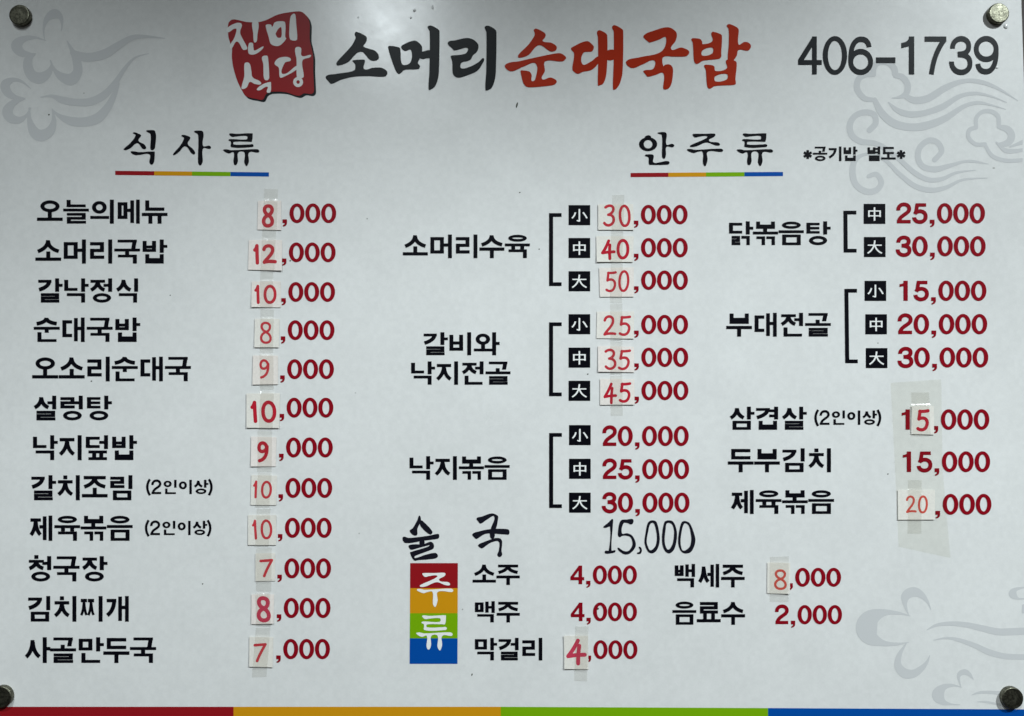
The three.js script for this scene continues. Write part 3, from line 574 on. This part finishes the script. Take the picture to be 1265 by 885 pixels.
for (const [s, x0, x1, y0, y1] of [['4,000', 704, 787, 699, 722], ['4,000', 704.5, 787, 744.8, 767.6], [',000', 723.4, 787.6, 791.5, 814.4], [',000', 972.4, 1039.3, 702, 725], ['2,000', 957, 1040.5, 748, 771.4]]) line('price', s, x0, x1, y0, y1, M.red);

// stray marks and drops of glue on the board
const grime = ink(0.06, 0.065, 0.05);
for (const [x, y, rx, ry, a] of [[638.5, 130, 1, 3.4, 0.25], [738, 752.5, 1.7, 1.1, 0.6], [726, 462.5, 1, 0.8, 0], [250, 721.8, 0.8, 0.8, 0], [112.5, 471.2, 0.9, 0.8, 0], [358.2, 322.4, 0.9, 0.9, 0], [583, 834, 0.7, 1.5, 0.2], [60, 141.8, 0.9, 0.9, 0], [642, 238, 0.9, 0.7, 0], [666, 308, 0.8, 0.7, 0], [1097, 586, 0.9, 0.7, 0], [210, 365, 0.7, 0.7, 0]])
  add(board, 'stain', trace((c) => { c.beginPath(); c.ellipse(x, y, rx, ry, a, 0, 7); c.ellipse(x + rx * 0.6, y - ry * 0.5, rx * 0.7, ry * 0.55, a, 0, 7); c.fill(); }, [x - 4, y - 5, x + 4, y + 5], 10, 0.08 * mm, B), grime);
const glue = new THREE.MeshPhysicalMaterial({ color: new THREE.Color().setRGB(0.74, 0.75, 0.74), roughness: 0.16 });
const drop = new THREE.SphereGeometry(1, 20, 10, 0, Math.PI * 2, 0, Math.PI / 2).rotateX(Math.PI / 2);
for (const [x, y, r, e] of [[1243, 32.5, 3.2, 1], [512, 13, 1.9, 1.1], [534.5, 9, 1.3, 2.2], [507.5, 22, 1.4, 1], [442.5, 21.5, 1.1, 1], [1231.8, 83.5, 2.2, 0.6], [486, 57, 0.9, 1.1]]) {
  const q = on(x, y), m = add(board, 'glue_drop', drop, glue);
  m.position.set(q[0] - B[0], q[1] - B[1], 0);
  m.scale.set(r * 0.7 * mm, r * e * 0.7 * mm, r * 0.3 * mm);
}

// ------------------------------------------------------------------ paper slips taped over old prices
const paperGrain = texture(128, 128, (x, y) => 238 + 10 * n32(x / 128, y / 128) + 7 * rnd(), true);
const tapeRough = texture(128, 128, (x, y) => 90 + 120 * n8(x / 128, y / 128) * n32(x / 128, y / 128) + 30 * n128(x / 128, y / 128));
const tapeBump = texture(128, 128, (x, y) => 200 * n8(x / 128, y / 128) + 55 * n32(x / 128, y / 128));
const PAPERS = [[0.80, 0.735, 0.68], [0.82, 0.75, 0.70], [0.78, 0.745, 0.68]].map((c) => new THREE.MeshStandardMaterial({ color: new THREE.Color().setRGB(...c), roughness: 0.75, map: paperGrain }));
const tapeMat = new THREE.MeshPhysicalMaterial({ color: new THREE.Color().setRGB(0.991, 0.989, 0.982), roughness: 0.32, roughnessMap: tapeRough, bumpMap: tapeBump, bumpScale: 0.0003, transmission: 1, thickness: 0, side: THREE.DoubleSide });
const PENS = [ink(0.48, 0.032, 0.045), ink(0.54, 0.042, 0.055), ink(0.45, 0.014, 0.03), ink(0.57, 0.085, 0.06), ink(0.52, 0.045, 0.085)];
// a hand's digits, 100 x 100
const HAND = {
  1: (c) => { c.moveTo(30, 26); c.quadraticCurveTo(48, 18, 56, 2); c.quadraticCurveTo(54, 50, 56, 98); },
  2: (c) => { c.moveTo(12, 24); c.bezierCurveTo(20, -6, 86, -2, 76, 32); c.bezierCurveTo(70, 55, 26, 78, 12, 96); c.quadraticCurveTo(50, 88, 94, 93); },
  3: (c) => { c.moveTo(18, 10); c.bezierCurveTo(50, -6, 92, 4, 78, 28); c.quadraticCurveTo(66, 42, 42, 46); c.bezierCurveTo(100, 44, 100, 92, 48, 97); c.quadraticCurveTo(26, 98, 12, 86); },
  4: (c) => { c.moveTo(58, 2); c.quadraticCurveTo(36, 40, 8, 68); c.quadraticCurveTo(50, 62, 96, 62); c.moveTo(66, 24); c.quadraticCurveTo(60, 60, 62, 99); },
  5: (c) => { c.moveTo(30, 6); c.quadraticCurveTo(26, 26, 20, 44); c.bezierCurveTo(58, 30, 96, 46, 80, 74); c.bezierCurveTo(70, 96, 36, 102, 10, 90); c.moveTo(28, 7); c.quadraticCurveTo(60, 8, 92, 4); },
  7: (c) => { c.moveTo(8, 10); c.quadraticCurveTo(50, 8, 90, 5); c.bezierCurveTo(72, 30, 48, 60, 30, 98); },
  8: (c) => { c.moveTo(60, 47); c.bezierCurveTo(6, 40, 4, 2, 50, 2); c.bezierCurveTo(98, 2, 96, 38, 50, 47); c.bezierCurveTo(-6, 58, 0, 98, 48, 98); c.bezierCurveTo(104, 98, 98, 56, 46, 46); },
  9: (c) => { c.moveTo(78, 24); c.bezierCurveTo(60, -10, 8, 0, 12, 30); c.bezierCurveTo(16, 58, 74, 54, 80, 22); c.bezierCurveTo(84, 60, 70, 90, 20, 98); },
  0: (c) => { c.moveTo(54, 2); c.bezierCurveTo(0, -2, -2, 98, 46, 98); c.bezierCurveTo(98, 98, 100, 4, 50, 2); },
};
function patchGeometry(corners, nx, ny, z, thick, o) {            // corners TL TR BR BL on the picture; z(u, v) front height above the board
  const g = new THREE.BoxGeometry(1, 1, 1, nx, ny, 1), p = g.attributes.position, uv = g.attributes.uv;
  for (let i = 0; i < p.count; i++) {
    const u = p.getX(i) + 0.5, v = 0.5 - p.getY(i), f = p.getZ(i) > 0, mix = (a, b, t) => a + (b - a) * t;
    const x = mix(mix(corners[0][0], corners[1][0], u), mix(corners[3][0], corners[2][0], u), v), y = mix(mix(corners[0][1], corners[1][1], u), mix(corners[3][1], corners[2][1], u), v);
    const h = z(u, v), q = on(x, y, f ? h : h - thick);
    p.setXYZ(i, q[0] - o[0], q[1] - o[1], q[2] - o[2]);
    uv.setXY(i, q[0] * 25, q[1] * 25);
  }
  g.computeVertexNormals();
  return g;
}
// slip: text, corners as left, top, right, bottom, tilt; tape: centre x at top and foot, width, from y, to y
function slip(text, [l, t, r, b], tilt, pen, weight, dig, tape, label, group) {
  const cx = (l + r) / 2, cy = (t + b) / 2, a = (tilt * Math.PI) / 180, ca = Math.cos(a), sa = Math.sin(a);
  const turn = ([x, y]) => [cx + (x - cx) * ca - (y - cy) * sa, cy + (x - cx) * sa + (y - cy) * ca];
  const O = on(cx, b), j = () => (rnd() - 0.5) * 1.1;
  const g = thing('price_slip', label, 'price slip', O, group);
  const corners = [[l + j(), t + j()], [r + j(), t + j()], [r + j(), b + j()], [l + j(), b + j()]].map(turn);
  const curl = [rnd(), rnd(), rnd(), rnd()].map((k) => k * k * 0.5 * mm), lift = 0.64 * mm + rnd() * 0.25 * mm;
  const z = (u, v) => lift + curl[0] * (1 - u) ** 2 * (1 - v) ** 2 + curl[1] * u ** 2 * (1 - v) ** 2 + curl[2] * 1.8 * u ** 2 * v ** 2 + curl[3] * 1.5 * (1 - u) ** 2 * v ** 2;
  add(g, 'paper', patchGeometry(corners, 8, 8, z, 0.3 * mm, O), PAPERS[Math.floor(rnd() * 3)]);
  const top = Math.max(...[z(0, 0), z(1, 0), z(0, 1), z(1, 1)]);
  const n = text.length, [dx0, dy0, dx1, dy1] = dig, dw = (dx1 - dx0) / (n === 2 && text[0] === '1' ? 1.62 : n), at = [];
  let x = dx0;
  for (const ch of text) { const w = n === 2 && text[0] === '1' ? (ch === '1' && x === dx0 ? dw * 0.62 : dw) : dw; at.push([ch, x, w]); x += w; }
  for (const [ch, x0, w] of at) {
    const yy = dy0 + (rnd() - 0.5) * 1.2, hh = dy1 - dy0, sl = -0.06 + rnd() * 0.1;
    const draw = (c) => {
      c.save(); c.translate(x0 + w * 0.07, yy); c.transform(1, 0, -sl, 1, 0, 0); c.scale((w * 0.86) / 100, hh / 100);
      c.beginPath(); HAND[ch](c); c.restore();
      c.lineWidth = weight + 0.35; c.lineCap = c.lineJoin = 'round'; c.stroke();
    };
    const dg = trace(draw, [x0 - 4, yy - 4, x0 + w + 4, yy + hh + 4], 8, 0, O), p = dg.attributes.position;
    const U = on(l, t), V = on(r, b);
    for (let i = 0; i < p.count; i++) { const u = THREE.MathUtils.clamp((p.getX(i) + O[0] - U[0]) / (V[0] - U[0]), 0, 1), v = THREE.MathUtils.clamp((U[1] - p.getY(i) - O[1]) / (U[1] - V[1]), 0, 1); p.setZ(i, z(u, v) + 0.07 * mm); }
    add(g, 'digit', dg, PENS[pen]);
  }
  if (tape) {
    const [x0, x1, w, y0, y1] = tape, N = 40, geo = patchGeometry([[x0 - w / 2, y0 + j()], [x0 + w / 2, y0 + j()], [x1 + w / 2, y1 + j()], [x1 - w / 2, y1 + j()]], 3, N, (u, v) => {
      const y = y0 + (y1 - y0) * v, d = Math.max(t - y, y - b, 0), k = THREE.MathUtils.clamp(1 - d / 2.6, 0, 1), e = k * k * (3 - 2 * k);
      const over = Math.max(z(0.35, 0), z(0.65, 0), z(0.35, 1), z(0.65, 1), z(0.5, 0.5)) + 0.22 * mm;
      return 0.42 * mm + (over - 0.42 * mm) * e + 0.03 * mm * Math.sin(v * 31 + x0) * (u - 0.5);
    }, 0.04 * mm, O);
    add(g, 'tape', geo, tapeMat, 'clear tape over the slip');
  }
  return g;
}
const GL = 'paper price slips taped over the first column of prices', GM = 'paper price slips taped beside the size marks', GO = 'paper price slips taped over single prices';
const word = ['topmost', 'second', 'third', 'fourth', 'fifth', 'sixth', 'seventh', 'eighth', 'ninth', 'tenth', 'eleventh', 'twelfth and lowest'];
[
  ['8', [318.3, 248, 347, 284.2], 0.6, 0, 4.2, [323.5, 254.5, 339.5, 280], [335, 333, 17, 233, 284.5]],
  ['12', [307, 297, 348.3, 333.8], 0.4, 0, 4, [311, 303, 342, 325], [332.5, 330, 17, 285, 336]],
  ['10', [310.8, 347.8, 346.7, 379.8], 0.2, 0, 3.3, [312, 353, 343.5, 374], [329.5, 328.5, 16, 337, 381]],
  ['8', [314, 394.3, 344.8, 429.2], 0.5, 1, 2.6, [319.5, 399, 337, 424.5], [330, 329, 16.5, 382.5, 436]],
  ['9', [312, 440, 343.5, 475.2], 0.6, 1, 2.7, [319.5, 444.5, 335.5, 466.5], [329, 329.5, 17, 437, 482]],
  ['10', [304.3, 486.4, 345.3, 528.8], 0.4, 2, 4.2, [307, 496.5, 343, 520.5], [330, 328, 17, 483, 531]],
  ['9', [310.2, 540, 341, 576.2], 0.5, 2, 4, [317.5, 547, 334, 570], [327, 326.5, 18, 532, 583]],
  ['10', [309.6, 587.7, 341.8, 624.6], 0.8, 1, 2.6, [311, 595, 338, 615], [327, 324, 17, 584.5, 626.5]],
  ['10', [306.4, 637, 341, 674], 0.3, 1, 2.7, [309, 643.5, 338, 666], [325.5, 323.5, 17, 628, 676]],
  ['7', [315.4, 683.6, 339.6, 718.3], 0.9, 1, 3, [319.5, 691, 339, 712], [326, 325.5, 19, 677.5, 731]],
  ['8', [310.6, 734.4, 338.2, 771.2], 0.2, 4, 4.6, [315.5, 738.5, 334.5, 767], [324.5, 325, 18, 732.5, 774]],
  ['7', [307.3, 787.7, 337.3, 824.4], 0.5, 1, 3, [312.5, 795.5, 331, 817.5], [325, 320, 18, 775.5, 837]],
].forEach((a, i) => slip(...a, `taped paper slip with red handwritten ${a[0]}, ${word[i]} of the first price column`, GL));
const mword = ['small portion of the first dish', 'medium portion of the first dish', 'large portion of the first dish', 'small portion of the second dish', 'medium portion of the second dish', 'large portion of the second dish'];
[
  ['30', [738.8, 252, 782.6, 284.4], -0.4, 0, 3, [744, 254.5, 780, 280], [764, 763, 15, 241, 285.5]],
  ['40', [737, 292, 782.5, 323.6], 0.2, 2, 3.4, [741, 297.5, 779, 320], [762.5, 761.5, 15, 286.5, 325]],
  ['50', [740.8, 331, 783, 366.4], -0.5, 0, 2.7, [746, 335.5, 779.5, 360.5], [762, 761, 15, 326, 375]],
  ['25', [737.2, 385.4, 783.2, 418.6], 0, 0, 2.9, [744, 390.5, 780.5, 414.5], [761.5, 761.5, 15, 376, 421]],
  ['35', [738.8, 428.4, 783.6, 460], 0.2, 0, 2.9, [744, 432.5, 780.5, 457], [761.5, 761.5, 15, 422, 463]],
  ['45', [741.2, 468.2, 783.8, 500], -0.3, 2, 3.1, [745, 473.5, 780.5, 497.5], [761.5, 762, 15, 464, 514]],
].forEach((a, i) => slip(...a, `taped slip with red handwritten ${a[0]} beside the ${K3[i % 3]} size mark of the ${i < 3 ? 'upper' : 'lower'} bracket`, GM));
slip('4', [697.3, 785.4, 726.4, 827], -0.6, 4, 4.6, [698.5, 791, 725.5, 820], [719, 717.5, 16, 774, 842], 'taped paper slip with thick pinkish red 4 on the lowest drink row', GO);
slip('8', [947.8, 695.2, 975.9, 734], 0.8, 3, 2.6, [954, 704, 973, 727.5], [963.2, 962.6, 23.5, 688, 744], 'taped paper slip with thin orange-red 8 on the right-hand drinks price', GO);

// wide clear tape stuck over the last column
{
  const pts = [[1100.5, 473.2], [1163, 468.8], [1165, 582], [1174.6, 689.6], [1110.4, 675.6], [1107, 597]];
  const O = on(1140, 689), g = trace((c) => { c.beginPath(); pts.forEach((p, i) => (i ? c.lineTo(...p) : c.moveTo(...p))); c.fill(); }, [1098, 466, 1177, 692], 4, 0.36 * mm, O);
  const uv = g.attributes.uv, p = g.attributes.position;
  for (let i = 0; i < p.count; i++) uv.setXY(i, p.getX(i) * 9, p.getY(i) * 9);
  const m = tapeMat.clone();
  m.color.setRGB(0.983, 0.981, 0.958); m.bumpScale = 0.0002;
  const tape = thing('clear_tape', 'wide strip of clear yellowish tape stuck down over three prices in the last column', 'tape', O);
  add(tape, 'film', g, m);
}
slip('5', [1126, 501.4, 1154, 537.2], 0.7, 2, 3.8, [1130, 507, 1148.5, 532.5], [1137, 1139, 22, 485, 538.5], 'small taped paper slip with bold red 5 set into a printed price', GO);
slip('20', [1109.6, 606.2, 1155.4, 642.2], 0.2, 3, 2.3, [1117.5, 612.5, 1147.5, 633], [1130.5, 1130, 17, 593, 660], 'taped paper slip with thin orange-red 20 on the wide clear tape', GO);

// ------------------------------------------------------------------ bolts
const nBolt = valueNoise(16, 41), nBolt2 = valueNoise(48, 43), nBolt3 = valueNoise(96, 47);
const mottle = (u, v) => nBolt(u, v) * 0.4 + nBolt2(u + 0.3, v) * 0.35 + nBolt3(v, u) * 0.25;
const boltRough = texture(512, 512, (x, y) => 130 + 110 * (mottle(x / 512, y / 512) - 0.3));
const boltColor = texture(512, 512, (x, y) => { const d = 0.74 + 0.26 * THREE.MathUtils.smoothstep(mottle(y / 512, x / 512), 0.34, 0.62); return [190 * d, 188 * d, 170 * d]; }, true);
const boltBump = texture(512, 512, (x, y) => 255 * mottle(x / 512, y / 512));
const boltMat = new THREE.MeshStandardMaterial({ color: new THREE.Color().setRGB(0.335, 0.335, 0.315), map: boltColor, metalness: 1, roughness: 0.68, roughnessMap: boltRough, bumpMap: boltBump, bumpScale: 0.0001 });
const shaftMat = new THREE.MeshStandardMaterial({ color: new THREE.Color().setRGB(0.16, 0.14, 0.11), metalness: 0.9, roughness: 0.45 });
{
  const R = 9.1 * mm, Hc = 4.5 * mm, ch = 0.9 * mm;
  const prof = [[0, Hc], [R - ch * 1.3, Hc], [R - ch * 0.6, Hc - ch * 0.2], [R - ch * 0.15, Hc - ch * 0.6], [R, Hc - ch * 1.3], [R, 0.1 * mm], [R - 0.4 * mm, 0.02 * mm], [0, 0.02 * mm]].map(([x, y]) => new THREE.Vector2(x, y)).reverse();
  const capG = new THREE.LatheGeometry(prof, 48).rotateX(Math.PI / 2), p = capG.attributes.position;
  for (let i = 0; i < p.count; i++) capG.attributes.uv.setXY(i, p.getX(i) / 0.03, p.getY(i) / 0.03);
  const shaftG = new THREE.CylinderGeometry(5.5 * mm, 5.5 * mm, 12 * mm, 24).rotateX(Math.PI / 2).translate(0, 0, -THICK - 6 * mm);
  const labels = ['round dull grey bolt cap above the flower clouds', 'round bright speckled bolt cap above the end of the phone number', 'round dark brown bolt cap at the red end of the foot band', 'round dark shiny bolt cap over the blue bar beside small clouds'];
  const spots = [[27, 20.8], [1231, 18.8], [4.2, 859.5], [1247.8, 861]];
  const first = thing('bolt', labels[0], 'bolt', on(...spots[0], 0), 'bolts holding the board at its corners');
  add(first, 'cap', capG, boltMat);
  add(first, 'shaft', shaftG, shaftMat);
  for (let i = 1; i < 4; i++) {
    const o = first.clone();
    o.name = numbered('bolt');
    o.userData = { ...first.userData, label: labels[i] };
    o.position.set(...on(...spots[i], 0));
    o.rotation.z = i * 1.7;
    scene.add(o);
  }
}

// ------------------------------------------------------------------ the downlights (out of frame; the left-column one is an added fill)
LAMPS.forEach((L, i) => {
  const g = thing('ceiling_lamp', L.label, 'lamp', L.at, 'downlights in front of the board');
  const r = 0.11;
  const ring = new THREE.LatheGeometry([[r + 0.004, 0.012], [r + 0.02, 0.012], [r + 0.03, 0.02], [r + 0.03, 0.06], [r + 0.004, 0.065], [r + 0.004, 0.012]].map(([x, y]) => new THREE.Vector2(x, y)), 48);
  add(g, 'housing', ring, new THREE.MeshStandardMaterial({ color: 0xd8d8d4, roughness: 0.6 }));
  const k = 1.6;
  add(g, 'diffuser', new THREE.CylinderGeometry(r, r, 0.006, 48).translate(0, 0.03, 0), new THREE.MeshStandardMaterial({ color: 0xffffff, emissive: LAMP_COLOR, emissiveIntensity: k, roughness: 0.8 }));
});

renderer.render(scene, camera);
